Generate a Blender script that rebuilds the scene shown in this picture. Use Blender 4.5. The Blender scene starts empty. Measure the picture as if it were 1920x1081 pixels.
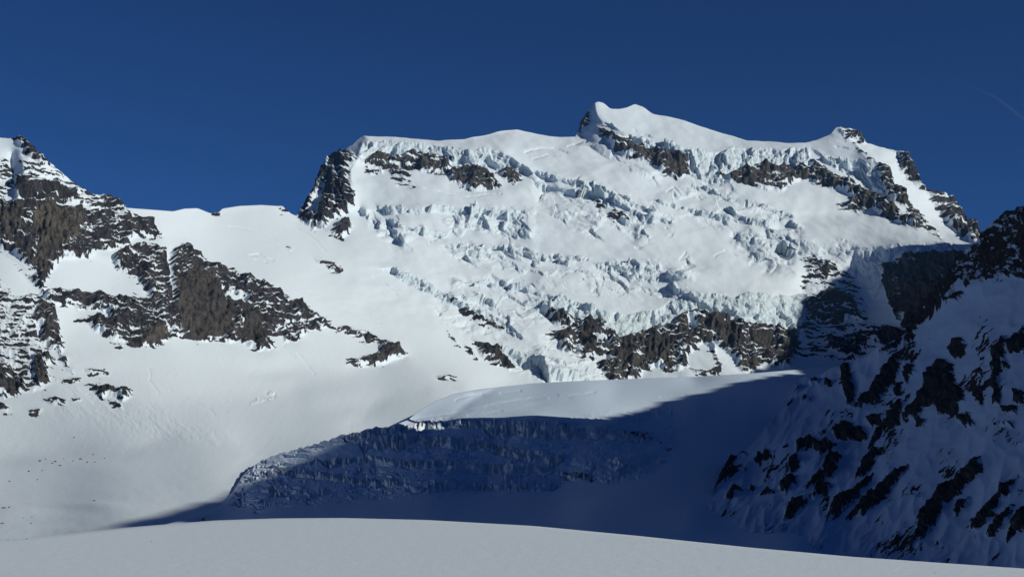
import bpy, math, random
import numpy as np
from mathutils import Vector
rng = np.random.default_rng(7)
C = bpy.context.scene.collection
RAD = math.radians
# ------------------------------------------------------------------ camera model (metres; camera at the origin, looking +Y)
F = 2666.0; CX, CY = 960.0, 540.5; PITCH = RAD(7.0)
FWD = np.array([0, math.cos(PITCH), math.sin(PITCH)])
UPV = np.array([0, -math.sin(PITCH), math.cos(PITCH)])
RGT = np.array([1.0, 0, 0])
SUN_AZ, SUN_EL = RAD(65), RAD(24)        # azimuth measured from behind the camera towards the right
SH = np.array([math.sin(SUN_AZ), -math.cos(SUN_AZ)])
SQ = np.array([math.cos(SUN_AZ), math.sin(SUN_AZ)])
TE = math.tan(SUN_EL)
SUNV = np.array([SH[0]*math.cos(SUN_EL), SH[1]*math.cos(SUN_EL), math.sin(SUN_EL)])
def rays(U, V):
    a = (U-CX)/F; b = (CY-V)/F
    return FWD + a[..., None]*RGT + b[..., None]*UPV
# ------------------------------------------------------------------ noise
class Perlin:
    def __init__(s, seed):
        r = np.random.default_rng(seed)
        s.p = r.permutation(4096)
        a = r.random(4096)*2*np.pi
        s.g = np.stack([np.cos(a), np.sin(a)], -1).astype(np.float32)
    def __call__(s, x, y):
        xi = np.floor(x).astype(np.int64); yi = np.floor(y).astype(np.int64)
        xf = (x-xi).astype(np.float32); yf = (y-yi).astype(np.float32)
        u = xf*xf*xf*(xf*(xf*6-15)+10); v = yf*yf*yf*(yf*(yf*6-15)+10)
        def h(i, j): return s.p[(s.p[i & 4095]+j) & 4095]
        def d(i, j, a, b):
            g = s.g[h(i, j)]; return g[..., 0]*a+g[..., 1]*b
        n00 = d(xi, yi, xf, yf); n10 = d(xi+1, yi, xf-1, yf)
        n01 = d(xi, yi+1, xf, yf-1); n11 = d(xi+1, yi+1, xf-1, yf-1)
        return (n00*(1-u)+n10*u)*(1-v)+(n01*(1-u)+n11*u)*v*1.0
def fbm(x, y, sx, sy, octv, seed, gain=.5, ridged=False, rot=0.0):
    if rot:
        c, s_ = math.cos(rot), math.sin(rot); x, y = x*c+y*s_, -x*s_+y*c
    o = 0; a = 1.0; t = 0
    for k in range(octv):
        n = Perlin(seed+k*17)(x/sx+13.7*k+500, y/sy+7.1*k+500)*1.6
        if ridged: n = 1-2*np.abs(n)
        o = o+a*n; t += a; a *= gain; sx /= 2; sy /= 2
    return o/t
def cells(x, y, size, asp, rot, seed):
    """broken blocks: every cell a tilted plane of its own height, in units of size"""
    c, s_ = math.cos(rot), math.sin(rot)
    X = (x*c+y*s_)/(size*asp)+300; Y = (-x*s_+y*c)/size+300
    r = np.random.default_rng(seed); J = r.random((256, 256, 5))
    xi = np.floor(X).astype(int); yi = np.floor(Y).astype(int)
    best = np.full(X.shape, 9e9); sec = np.full(X.shape, 9e9); hh = np.zeros(X.shape)
    for di in (-1, 0, 1):
        for dj in (-1, 0, 1):
            a = J[(xi+di) & 255, (yi+dj) & 255]
            dx = X-(xi+di+a[..., 0]); dy = Y-(yi+dj+a[..., 1])
            d = dx*dx+dy*dy
            h = (a[..., 2]-.5)+dx*(a[..., 3]-.5)*.9+dy*(a[..., 4]-.15)*.9
            m = d < best
            sec = np.where(m, best, np.minimum(sec, d)); hh = np.where(m, h, hh); best = np.where(m, d, best)
    return hh, np.sqrt(sec)-np.sqrt(best)
def sstep(a, b, x):
    t = np.clip((x-a)/(b-a), 0, 1); return t*t*(3-2*t)
def P_(s): return np.array([[float(q) for q in p.split(',')] for p in s.split()])
def sdf(poly, X, Y, m):
    """signed distance (inside positive) of points to a polygon, -m where farther than m"""
    x0, y0 = poly.min(0)-m; x1, y1 = poly.max(0)+m
    out = np.full(X.shape, -float(m), np.float32)
    sel = (X > x0) & (X < x1) & (Y > y0) & (Y < y1)
    if not sel.any(): return out
    x = X[sel]; y = Y[sel]; d = np.full(x.shape, 1e9); ins = np.zeros(x.shape, bool)
    n = len(poly)
    for i in range(n):
        ax, ay = poly[i]; bx, by = poly[(i+1) % n]
        ex, ey = bx-ax, by-ay; L = ex*ex+ey*ey+1e-9
        t = np.clip(((x-ax)*ex+(y-ay)*ey)/L, 0, 1)
        d = np.minimum(d, (x-ax-t*ex)**2+(y-ay-t*ey)**2)
        if ay != by: ins ^= ((ay > y) != (by > y)) & (x < (bx-ax)*(y-ay)/(by-ay)+ax)
    d = np.sqrt(d); out[sel] = np.maximum(np.where(ins, d, -d), -m)
    return out
def band(line, X, Y):
    """vertical px distance below a polyline given as y(x); and whether x is in range"""
    yl = np.interp(X, line[:, 0], line[:, 1])
    return Y-yl, (X >= line[0, 0]) & (X <= line[-1, 0])
def blur(A, n):
    for _ in range(2):
        for ax in (0, 1):
            k = 2*n+1
            pad = [(0, 0), (0, 0)]; pad[ax] = (n+1, n)
            c = np.cumsum(np.pad(A, pad, mode='edge'), axis=ax)
            A = (np.take(c, range(k, c.shape[ax]), ax)-np.take(c, range(0, c.shape[ax]-k), ax))/k
    return A
def tps(pts, X, Y):
    p = pts[:, :2]/500.; z = np.log(pts[:, 2]); n = len(p)
    def k(r2): return np.where(r2 > 0, .5*r2*np.log(np.maximum(r2, 1e-12)), 0)
    A = np.zeros((n+3, n+3)); A[:n, :n] = k(((p[:, None]-p[None])**2).sum(-1))+np.eye(n)*2e-3
    A[:n, n] = 1; A[:n, n+1:] = p; A[n, :n] = 1; A[n+1:, :n] = p.T
    w = np.linalg.solve(A, np.r_[z, 0, 0, 0])
    x = X/500.; y = Y/500.; o = w[n]+w[n+1]*x+w[n+2]*y
    for i in range(n): o = o+w[i]*k((x-p[i, 0])**2+(y-p[i, 1])**2)
    return o
def poisson(gx, gy, L0, lam):
    """least squares field whose differences are gx, gy, held softly to L0"""
    H, W = L0.shape
    dx = np.zeros_like(L0); dx[:, :-1] += gx[:, :-1]; dx[:, 1:] -= gx[:, :-1]
    dy = np.zeros_like(L0); dy[:-1] += gy[:-1]; dy[1:] -= gy[:-1]
    rhs = lam*L0-(dx+dy)
    R = np.concatenate([rhs, rhs[::-1]], 0); R = np.concatenate([R, R[:, ::-1]], 1)
    Fq = np.fft.rfft2(R)
    ky = 2-2*np.cos(2*np.pi*np.fft.fftfreq(2*H)); kx = 2-2*np.cos(2*np.pi*np.fft.rfftfreq(2*W))
    L = np.fft.irfft2(Fq/(ky[:, None]+kx[None]+lam), s=R.shape)[:H, :W]
    return L
def nvec(az, sl):
    az = np.radians(az); sl = np.radians(sl)
    return np.stack([np.sin(sl)*np.sin(az), -np.sin(sl)*np.cos(az), np.cos(sl)], -1)
def n2g(N, R, step):
    nr = np.minimum((N*R).sum(-1), -.07)
    gx = -(N@RGT)/F/nr*step; gy = (N@UPV)/F/nr*step      # v grows downwards
    return gx, gy
def bil(A, U, V, u0, v0, st):
    x = np.clip((U-u0)/st, 0, A.shape[1]-1.001); y = np.clip((V-v0)/st, 0, A.shape[0]-1.001)
    i = x.astype(int); j = y.astype(int); fx = x-i; fy = y-j
    if A.ndim == 3: fx = fx[..., None]; fy = fy[..., None]
    return (A[j, i]*(1-fx)+A[j, i+1]*fx)*(1-fy)+(A[j+1, i]*(1-fx)+A[j+1, i+1]*fx)*fy
# ------------------------------------------------------------------ a layer of terrain
class Layer:
    def __init__(s, u0, u1, v0, v1, st, depth, lam=.002):
        s.u0, s.v0, s.st, s.lam = u0, v0, st, lam
        s.u = np.arange(u0, u1+st, st); s.v = np.arange(v0, v1+st, st)
        s.U, s.V = np.meshgrid(s.u, s.v); s.R = rays(s.U, s.V)
        k = 8; cu = np.arange(u0, u1+st*k*2, st*k); cv = np.arange(v0, v1+st*k*2, st*k)
        A = tps(P_(depth), *np.meshgrid(cu, cv))
        s.L0 = bil(A, s.U, s.V, u0, v0, st*k); s.L0 = blur(s.L0, 5)
        s.gx = np.zeros_like(s.L0); s.gy = np.zeros_like(s.L0)
        s.gx[:, :-1] = s.L0[:, 1:]-s.L0[:, :-1]; s.gy[:-1] = s.L0[1:]-s.L0[:-1]
        w = fbm(s.U, s.V, 22, 22, 4, 91, .6); w2 = fbm(s.U, s.V, 22, 22, 4, 191, .6)
        s.WU, s.WV = w, w2
        z = lambda: np.zeros(s.U.shape, np.float32)
        s.rock = np.full(s.U.shape, -14, np.float32); s.brown = z(); s.ice = z(); s.disp = z(); s.sheer = z()
    def w(s, poly, soft, warp=3.0):
        d = sdf(P_(poly) if isinstance(poly, str) else poly, s.U+s.WU*warp, s.V+s.WV*warp, soft+2)
        return sstep(-soft, soft, d)
    def facet(s, W, az, sl):
        gx, gy = n2g(nvec(az+np.zeros_like(s.U), sl+np.zeros_like(s.U)), s.R, s.st)
        s.gx += (gx-s.gx)*W; s.gy += (gy-s.gy)*W
    def add_rock(s, poly, cap=6, slope=None, az=0, warp=6.0, brown=0, sheer=0):
        p = P_(poly)
        X, Y = s.U+s.WU*warp, s.V+s.WV*warp
        d = sdf(p, X, Y, 14)
        s.rock = np.maximum(s.rock, np.minimum(d, cap))
        W = sstep(-3, 3, d)
        if slope: s.facet(W*.85, az, slope)
        if brown: s.brown = np.maximum(s.brown, W*brown)
        if sheer: s.sheer = np.maximum(s.sheer, sstep(-2, 6, d)*sheer)
    def snow_patch(s, poly, depth=8, warp=4.0):
        d = sdf(P_(poly), s.U+s.WU*warp, s.V+s.WV*warp, 8)
        s.rock = np.where(d > -7, np.minimum(s.rock, -d), s.rock)
    def add_ice(s, poly, amt=1., az=0, sl=76, warp=3., azn=35):
        d = sdf(P_(poly), s.U+s.WU*warp, s.V+s.WV*warp, 6)
        W = sstep(-1.5, 2.5, d)
        s.ice = np.maximum(s.ice, W*amt)
        n = fbm(s.U, s.V, 16, 40, 3, 333, .6)
        s.facet(W*.9, az+azn*2*n, sl)
        return W
    def cliff(s, line, h, az=0, sl=78, ice=.8, taper=10, azn=35):
        """a step whose upper edge follows the line and whose face is h px tall"""
        l = P_(line); u = s.U+s.WU*3; v = s.V+s.WV*2
        d, ok = band(l, u, v)
        e = np.clip(np.minimum(u-l[0, 0], l[-1, 0]-u)/taper, 0, 1)
        hh = h*e*(1+.45*fbm(s.U, s.V, 18, 60, 2, int(abs(l[0, 0]))+5))
        W = sstep(-1, 1, d)*(1-sstep(hh-1.5, hh+.5, d))*(e > 0)*(hh > 1)
        n = fbm(s.U, s.V, 12, 30, 3, 733, .6)
        s.facet(W*.92, az+azn*2*n, sl); s.ice = np.maximum(s.ice, W*ice)
    def solve(s):
        s.L = poisson(s.gx, s.gy, s.L0, s.lam); return s.L
    def finish(s):
        """relief in px units is laid along the smoothed normal"""
        D = np.exp(s.L); P = s.R*D[..., None]
        Ls = blur(s.L, 3); Ps = s.R*np.exp(Ls)[..., None]
        N = np.cross(np.gradient(Ps, axis=1), np.gradient(Ps, axis=0)); N /= np.linalg.norm(N, axis=-1, keepdims=True)+1e-9
        N *= np.where((N*s.R).sum(-1) > 0, -1, 1)[..., None]
        s.N0 = N
        s.P = P+N*(s.disp*D/F)[..., None]
    def at(s, u, v): return bil(s.P, np.array(float(u)), np.array(float(v)), s.u0, s.v0, s.st)
ATTR = ('rock', 'ice', 'brown', 'streak')
def build(name, lay, top, bot, st, mat, split=None, back=(900., .55), rows=None, jag=None, nb=8):
    """columns run from the bottom line up to the crest line; behind the crest the ground falls away"""
    us = np.arange(lay.u[2], lay.u[-3], st)
    tl, bl = P_(top), P_(bot)
    tv = np.interp(us, tl[:, 0], tl[:, 1]); bv = np.interp(us, bl[:, 0], bl[:, 1])
    k = np.ones(5)/5; tv = np.convolve(np.pad(tv, 2, mode='edge'), k, 'valid')
    if jag is not None: tv = tv+jag(us)
    nr = rows or int((bv-tv).max()/st)+1
    t = np.linspace(0, 1, nr)[:, None]
    UU = np.broadcast_to(us, (nr, len(us))); VV = tv*(1-t)+bv*t
    P = bil(lay.P, UU, VV, lay.u0, lay.v0, lay.st)
    at = {a: bil(getattr(lay, a), UU, VV, lay.u0, lay.v0, lay.st) for a in ATTR}
    # the far side
    crest = P[0]; hd = crest[:, :2]/np.linalg.norm(crest[:, :2], axis=1, keepdims=True)
    bk = []
    for i in range(nb, 0, -1):
        q = (i/nb)**2*back[0]; z = crest.copy(); z[:, :2] += hd*q
        z[:, 2] += q*crest[:, 2]/np.linalg.norm(crest[:, :2], axis=1)-q*back[1]*(1-math.exp(-q/30.))-q*.02
        bk.append(z)
    P = np.concatenate([np.array(bk), P], 0)
    for a in at: at[a] = np.concatenate([np.repeat(at[a][:1], nb, 0), at[a]], 0)
    UU = np.concatenate([np.repeat(UU[:1], nb, 0), UU]); VV = np.concatenate([np.repeat(VV[:1], nb, 0), VV])
    H, W = UU.shape
    idx = np.arange(H*W).reshape(H, W)
    q = np.stack([idx[:-1, :-1], idx[1:, :-1], idx[1:, 1:], idx[:-1, 1:]], -1).reshape(-1, 4)
    cu = UU[:-1, :-1].ravel(); cv = VV[:-1, :-1].ravel()
    parts = [(name, np.ones(len(q), bool), mat)] if split is None else split(cu, cv, name, mat)
    P = P.reshape(-1, 3); res = []
    for nm, m, mt in parts:
        f = q[m]; used, inv = np.unique(f, return_inverse=True); inv = inv.reshape(f.shape)
        me = bpy.data.meshes.new(nm)
        me.vertices.add(len(used)); me.vertices.foreach_set('co', P[used].astype(np.float32).ravel())
        me.loops.add(inv.size); me.loops.foreach_set('vertex_index', inv.ravel().astype(np.int32))
        me.polygons.add(len(f)); me.polygons.foreach_set('loop_start', np.arange(0, inv.size, 4, dtype=np.int32))
        me.polygons.foreach_set('use_smooth', np.ones(len(f), bool))
        me.update(calc_edges=True)
        for a in ATTR:
            x = me.attributes.new(a, 'FLOAT', 'POINT'); x.data.foreach_set('value', at[a].ravel()[used].astype(np.float32))
        me.materials.append(mt)
        o = bpy.data.objects.new(nm, me); C.objects.link(o); o['kind'] = 'structure'; res.append(o)
    return res
HAZE = 1.4e-5
# ================================================================== FAR TERRAIN: left mountain, shoulder, basin, massif
AW = Layer(-330, 2250, 165, 1020, 1.5, """
-300,240,3500 -300,500,3000 -300,800,2100 -300,950,1250 0,258,3450 0,120,3600 200,200,3900 60,262,3450 100,300,3450 0,440,3150 0,600,2800 0,750,2450 0,850,2050 0,900,1700 0,955,1250 0,1012,900
130,350,3480 230,390,3550 130,420,3300 130,520,3080 130,600,2950 130,700,2650 130,800,2300 130,860,2000 130,920,1500 230,480,3350 303,440,3550 400,398,4300 400,450,3950 400,500,3650 300,560,3150
480,390,4600 560,402,4750 500,450,4250 500,540,3600 620,400,5000 640,440,4700 640,520,4200 640,600,3750 440,640,3250 300,650,3000 300,760,2550 300,830,2150 300,880,1750 300,950,1150
240,985,900 450,760,2750 450,830,2300 430,900,1550 430,940,1250 600,700,3250 600,780,2750 620,820,2400 720,690,3500 720,780,2850 850,700,3700 850,760,3000 960,710,4050 500,870,1950
800,560,4400 800,640,3950 680,256,5700 575,380,4950 780,262,5800 780,330,5350 780,400,5000 780,470,4750 960,246,6050 960,330,5600 960,400,5200 960,480,4900 1000,560,4650 1000,640,4350
1120,192,6500 1090,245,6300 1190,196,6700 1290,230,6600 1150,300,5850 1250,300,6000 1400,266,6500 1400,320,5950 1300,380,5550 1150,400,5300 1150,480,5000 1150,560,4750 1150,640,4500 1150,705,4350
1300,460,5150 1300,550,4850 1300,640,4600 1300,700,4400 1450,400,5600 1450,470,5200 1450,540,4950 1450,620,4700 1450,690,4550 1530,266,6400 1575,240,6400 1620,268,6450 1600,340,6000 1600,420,5650
1600,470,5250 1600,560,5050 1600,640,4850 1600,700,4700 1690,285,6350 1740,370,6100 1835,445,5900 1750,438,5800 1650,467,5300 1740,458,4950 1830,462,4550 1600,500,5250 1680,500,5000 1750,500,4850 1830,500,4500 1680,600,4800 1750,600,4600 1750,700,4500 2000,500,4300 2200,600,5700 2000,300,6600 1200,60,7200 1700,150,7000 700,150,6200 1500,800,4000 1100,800,3500 2000,800,4500
""", .0015)
A = AW
A.w2 = None
def fc(p, soft, az, sl, k=1., warp=4): A.facet(A.w(p, soft, warp)*k, az, sl)
# --- snow faces: (outline, softness, facing azimuth, slope)
fc("0,560 60,600 110,680 250,660 330,700 430,830 300,830 150,830 0,850 -300,900 -300,560", 20, 28, 37, .8)
fc("250,655 440,645 520,650 640,640 660,690 600,740 470,760 380,780 330,720", 25, 15, 33, .7)
fc("300,760 470,745 620,735 790,700 850,735 790,775 700,800 600,830 470,838 350,835", 28, -15, 14, .85)
fc("560,720 700,700 800,720 780,770 640,810 560,800", 25, -45, 24, .8)
fc("0,760 120,790 250,770 330,800 240,850 0,860", 14, 40, 30, .6)
fc("110,478 167,482 200,480 250,520 283,563 213,558 150,548 83,553", 5, 15, 47)
fc("233,388 400,400 480,388 555,404 640,440 760,560 1000,715 850,720 760,650 600,590 470,515 380,480 310,440", 12, 5, 23, .55)
fc("330,392 400,394 420,402 520,384 560,402 500,440 420,420", 8, 40, 24, .6)
fc("22,290 38,285 46,330 40,372 22,372", 4, -50, 55)
fc("40,262 100,300 200,372 180,380 110,335 30,300", 5, 35, 45, .6)
fc("690,330 840,350 960,360 1000,370 1000,388 850,380 680,385 660,360 675,335", 6, 10, 38, .7)
fc("690,255 860,262 960,245 1090,256 1120,275 1150,300 1100,330 1000,318 950,285 880,276 700,263", 6, 8, 18, .6)
fc("1120,190 1150,207 1190,194 1250,218 1400,265 1330,282 1230,262 1175,248 1130,225", 5, 30, 36, .8)
fc("1150,300 1250,335 1330,385 1230,380 1120,340 1010,318 1000,300 1080,290", 8, 5, 28, .6)
fc("1350,345 1500,345 1600,380 1640,400 1560,415 1480,405 1400,378", 5, -12, 42)
fc("1480,405 1640,400 1760,440 1828,455 1650,462 1500,440 1420,415", 7, 15, 24, .8)
fc("1525,264 1575,238 1585,262 1640,305 1560,297 1510,275", 4, -25, 40)
fc("1588,255 1620,270 1680,283 1690,320 1745,380 1780,430 1830,458 1770,448 1720,400 1680,345 1640,300", 4, 52, 50)
fc("1290,460 1400,480 1430,520 1480,552 1350,552 1280,545 1250,520", 10, 0, 24, .7)
fc("1185,480 1300,450 1390,470 1440,520 1380,545 1290,545", 10, 20, 26, .6)
fc("1000,600 1060,660 1140,715 1000,718 960,640", 8, 20, 45, .5)
fc("556,402 600,318 640,283 680,254 690,262 683,280 672,296 655,320 662,365 652,392 600,420 565,412", 3, -64, 60)
fc("1079,254 1100,210 1113,192 1119,215 1130,232 1150,240 1175,256 1160,262 1128,244 1100,247", 2, -64, 52, 1, 2)
fc("-300,875 0,862 240,850 430,835 470,858 420,900 400,990 240,1010 -300,1015", 14, 10, 9, .7)
fc("660,800 720,745 800,728 870,728 880,745 800,790 740,805", 16, -66, 36, 1)
# --- rolling relief of the snow
n = fbm(A.U, A.V, 80, 40, 3, 21, rot=.2); basin = A.w('-330,560 110,690 450,640 700,600 860,610 1000,720 860,800 600,860 0,900 -330,900', 40, 3)
A.disp += 3.6*n*(.22+.78*sstep(560, 760, A.U))*(1-.92*basin)
for cu_, cv_, ru, rv, am in ((110, 872, 95, 13, 5), (178, 948, 60, 8, 4), (30, 960, 60, 10, 4), (40, 990, 80, 7, 3), (1300, 520, 70, 14, 5), (960, 360, 60, 10, 3), (1200, 330, 60, 14, 4), (1560, 430, 60, 10, 4), (520, 690, 60, 20, -6), (640, 760, 60, 18, -4)):
    A.disp += am*np.exp(-((A.U-cu_)/ru)**2-((A.V-cv_)/rv)**2)
A.disp += .7*fbm(A.U, A.V, 30, 14, 3, 22, rot=.25)*sstep(500, 900, A.U)*(1-basin)+basin*.14*fbm(A.U+.6*A.V+14*A.WU, A.V, 14, 80, 4, 23, .6)
def groove(l, p, depth, w=1.3):
    q = P_(p); s_ = np.zeros_like(l.disp)
    for a, b in zip(q[:-1], q[1:]):
        x0, x1 = min(a[0], b[0])-8, max(a[0], b[0])+8; y0, y1 = min(a[1], b[1])-8, max(a[1], b[1])+8
        j0, j1 = int(max(0, (y0-l.v0)/l.st)), int((y1-l.v0)/l.st)+1; i0, i1 = int(max(0, (x0-l.u0)/l.st)), int((x1-l.u0)/l.st)+1
        X = l.U[j0:j1, i0:i1]+l.WU[j0:j1, i0:i1]*3; Y = l.V[j0:j1, i0:i1]+l.WV[j0:j1, i0:i1]*3
        e = b-a; t = np.clip(((X-a[0])*e[0]+(Y-a[1])*e[1])/(e@e), 0, 1); d = (X-a[0]-t*e[0])**2+(Y-a[1]-t*e[1])**2
        s_[j0:j1, i0:i1] = np.maximum(s_[j0:j1, i0:i1], np.exp(-d/(w*w)))
    l.disp -= depth*s_
for p_, d_ in (("985,285 1010,279 1040,277 1062,284", 3), ("1000,296 1030,290 1050,292", 2), ("1568,275 1590,277 1612,280", 4), ("1572,262 1590,263", 2), ("1594,463 1620,466 1650,464", 5), ("1100,265 1085,270 1065,273", 2.5), ("1205,250 1218,253", 2), ("1190,243 1222,256", 2),
               ("1060,372 1090,380 1130,384", 2), ("745,348 780,352 830,358 870,368 940,366", 2), ("1250,360 1262,352 1275,366", 2.5), ("1300,352 1330,360", 3), ("1285,473 1275,485 1290,480", 2.5), ("1150,286 1160,300 1190,310", 3), ("1420,388 1450,396 1480,406", 4),
               ("830,462 860,465 885,478", 3), ("1340,480 1360,470 1380,478", 2), ("470,478 485,476 500,484 512,488", 2.2), ("478,486 500,492", 1.6), ("625,495 640,500", 2), ("690,595 700,601 715,606", 1.2), ("278,690 283,700 280,712 292,728 299,738", .7), ("300,722 340,742 398,770 402,778", .5), ("530,648 545,632", .8), ("520,655 540,660 555,668", .7), ("560,660 590,700", .6),
               ("700,518 720,530 745,552", 1.5), ("560,540 600,556 650,585", .9), ("430,425 480,432 520,450", .8), ("540,420 580,440 610,470", .8)):
    groove(A, p_, d_)
rough = A.w("150,700 240,735 340,785 447,826 380,830 300,822 200,800 100,770", 14, 12)
A.disp += rough*(.55*fbm(A.U, A.V, 5, 9, 3, 24, .7, rot=-.8)+.9*fbm(A.U, A.V, 14, 60, 3, 25, rot=-.85))
lump = A.w("466,758 488,740 505,733 520,737 514,750 495,752", 3, 4); A.disp += lump*2.5*cells(A.U, A.V, 7, 1.2, 0, 26)[0]
# --- rock (outline, cap of solidity, slope, azimuth, wobble, brown, sheer)
RK = A.add_rock
RK("25,257 45,258 58,272 75,288 98,310 75,310 55,297 38,272", 3, 50)
RK("60,285 100,310 120,330 60,330 35,300", -1)
RK("-330,300 10,300 25,330 22,375 -330,380", 0, 50)
RK("33,327 60,335 100,340 140,358 135,380 100,376 60,370 30,376", 7, 68)
RK("95,335 150,345 205,370 245,400 215,400 150,380", 0, 50)
RK("186,367 205,367 225,382 235,396 225,402 200,395 190,380", 3, 50)
RK("-330,380 0,377 20,377 70,375 110,383 133,390 187,397 213,393 233,400 260,407 280,417 303,440 293,447 277,440 253,443 233,460 197,467 180,468 167,482 133,483 110,487 100,503 83,527 80,553 60,540 47,520 33,497 0,473 -330,470", 4, 66, 5)
RK("66,378 130,392 152,410 150,440 128,455 95,490 82,520 62,500 70,440 60,420", 14, 76, 0, 5, 1., 1)
RK("0,385 45,385 38,440 20,470 0,450", 9, 74, 0, 5, .6, .8)
RK("233,467 260,463 293,460 310,467 313,487 327,467 347,458 363,473 383,487 407,497 433,507 467,520 493,533 520,548 547,560 577,577 597,590 590,600 567,600 547,600 530,610 513,620 503,633 515,652 500,656 483,657 467,650 447,638 420,640 393,637 367,640 333,628 317,636 293,647 267,648 250,648 220,640 187,627 173,613 143,600 173,595 210,600 205,585 173,577 133,570 100,570 83,567 80,550 117,543 150,548 187,550 213,560 253,557 283,563 270,540 257,520 227,510 213,493 210,480", 3.6, 64, 0)
RK("328,525 360,500 400,520 425,560 445,630 420,638 390,634 365,637 335,622 330,570", 14, 76, 0, 5, .55, 1)
RK("448,565 480,590 495,620 500,650 485,655 466,645 450,610", 14, 74, 10, 5, .4, 1)
RK("262,620 315,615 312,635 290,646 262,645", 12, 70, 0, 4, .8, .8)
A.snow_patch("415,545 437,548 460,560 468,572 440,568 428,558")
A.snow_patch("310,462 320,480 322,520 327,560 322,562 316,520 308,480", 4, 2)
A.snow_patch("0,470 30,495 80,545 75,560 40,540 0,520")
A.snow_patch("-50,455 20,470 70,512 62,520 20,495 -50,490")
RK("508,625 545,608 575,603 600,600 602,614 575,620 552,640 535,640 530,628", 2.5, 50)
RK("600,597 625,607 650,613 685,625 715,638 745,650 762,662 755,672 735,673 715,683 690,686 660,685 652,678 680,672 712,665 712,652 690,640 660,630 630,618 605,612", 3.4, 62, 10)
RK("712,655 745,650 762,662 755,673 735,674 716,684 700,680", 12, 72, 10, 4, .5, .7)
RK("67,570 97,570 110,613 118,660 113,662 77,640 80,620 60,600", 4, 62, 10, 6, .3)
RK("112,665 125,672 126,687 114,680", 6, 60)
RK("-330,530 0,530 30,560 60,600 75,650 95,720 60,735 40,735 0,745 -330,740", .2, 46, 15)
RK("-330,690 0,690 20,690 40,708 50,730 30,740 0,742 -330,740", 5, 60, 10, 6, .4)
RK("72,655 82,690 94,718 72,727 60,700 64,670", 5, 62, 10, 6, .4)
RK("75,666 105,672 106,682 80,680", 5, 60)
RK("28,560 75,556 80,580 40,575", 1.5, 50)
for q in ("152,693 175,692 202,697 203,705 185,704 165,699", "157,724 185,724 215,727 245,733 244,743 230,752 222,745 200,740 190,747 180,735",
          "208,754 226,757 228,767 216,763", "82,749 105,745 119,750 118,757 98,758", "56,769 77,767 71,777 59,777", "0,756 10,760 21,770 10,773 -20,768",
          "127,696 137,694 139,702", "105,712 150,710 150,714 106,716", "137,748 152,747 150,751 138,752", "220,652 228,650 227,656", "140,575 168,572 165,580 145,581"):
    RK(q, 6, 58, 10, 3)
for q in ("400,395 412,400 408,404 398,400", "592,484 610,490 626,496 641,508 636,512 618,505 600,494", "821,705 838,703 854,706 850,709 836,708 823,709",
          "840,622 858,642 862,652 846,634", "872,648 890,662 898,678 880,664", "520,384 540,391 546,399 530,396", "537,465 545,466 543,470"):
    RK(q, 3, 45, 0, 4)
RK("590,406 605,409 616,418 612,427 598,424", 9, 60); RK("632,419 655,414 659,425 652,441 640,448 619,441", 9, 60)
# massif
RK("556,404 573,373 593,348 600,320 612,303 640,284 656,283 668,300 650,320 655,345 665,365 660,385 645,400 620,412 600,417 590,427 570,417", 4.2, None, 0, 8)
A.snow_patch("575,395 600,355 612,345 605,372 590,405")
RK("677,303 707,290 727,292 740,300 753,292 773,287 793,290 807,295 827,300 843,305 843,320 825,320 807,323 780,317 760,312 727,315 690,313", 3, 62, 0, 6, .5)
RK("688,322 716,318 716,324 692,327", 3, 50); RK("735,318 765,326 775,350 740,338", .5, 50)
RK("840,330 850,317 873,312 903,315 917,330 927,347 923,357 900,358 873,353 843,340", 5, 64, 0, 6, .4)
RK("933,323 953,317 980,330 967,348 943,337", 3, 60, 0, 6, .5); RK("925,340 938,352 930,356 922,345", 4, 60)
RK("1120,239 1136,243 1156,257 1179,266 1198,271 1225,281 1255,287 1271,292 1292,306 1294,331 1280,331 1266,338 1255,331 1234,322 1216,308 1198,301 1168,292 1152,283 1145,268 1129,254", 4.5, 60, -40, 6, .6)
RK("1352,332 1377,325 1400,313 1427,307 1468,313 1514,316 1536,321 1552,326 1573,335 1595,344 1622,359 1644,367 1666,378 1682,391 1698,405 1725,424 1741,433 1720,429 1693,421 1671,411 1652,402 1640,394 1632,389 1620,395 1605,398 1585,391 1571,384 1590,380 1605,376 1590,363 1565,352 1548,351 1530,342 1500,336 1480,349 1455,349 1430,349 1400,343 1365,341", 4, 62, -25, 6, .6)
RK("1400,340 1480,345 1465,358 1420,355", .3, 50)
RK("1516,299 1525,300 1539,311 1530,314 1517,308", 4, 60, 0, 4)
RK("1574,243 1592,239 1611,250 1622,265 1617,271 1600,259 1588,264", 3, 55, 20, 5)
RK("1600,268 1618,284 1638,298 1636,302 1612,284", 1, 45, 45, 3)
RK("1634,293 1649,306 1663,315 1676,343 1693,362 1712,383 1727,408 1717,402 1695,386 1671,375 1657,354 1652,330 1644,314", 3, 55, 10, 6, .4)
RK("1695,385 1730,408 1765,446 1740,435 1705,400", .3, 48, 30, 6)
RK("1674,280 1701,290 1712,306 1722,330 1736,358 1722,353 1706,337 1685,321 1685,308 1693,298", 3.2, 55, 10, 6)
RK("1737,355 1752,358 1779,371 1795,389 1814,410 1832,417 1842,444 1830,458 1806,446 1787,427 1766,405 1744,378", 2.6, 52, 10, 6)
RK("1113,380 1140,384 1142,389 1120,388", 5, 60); RK("1133,400 1150,397 1177,402 1176,411 1150,414 1138,411", 4, 60)
RK("1027,587 1057,591 1083,596 1087,618 1073,610 1040,606", 3.5, 66, 0, 6, .3)
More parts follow.
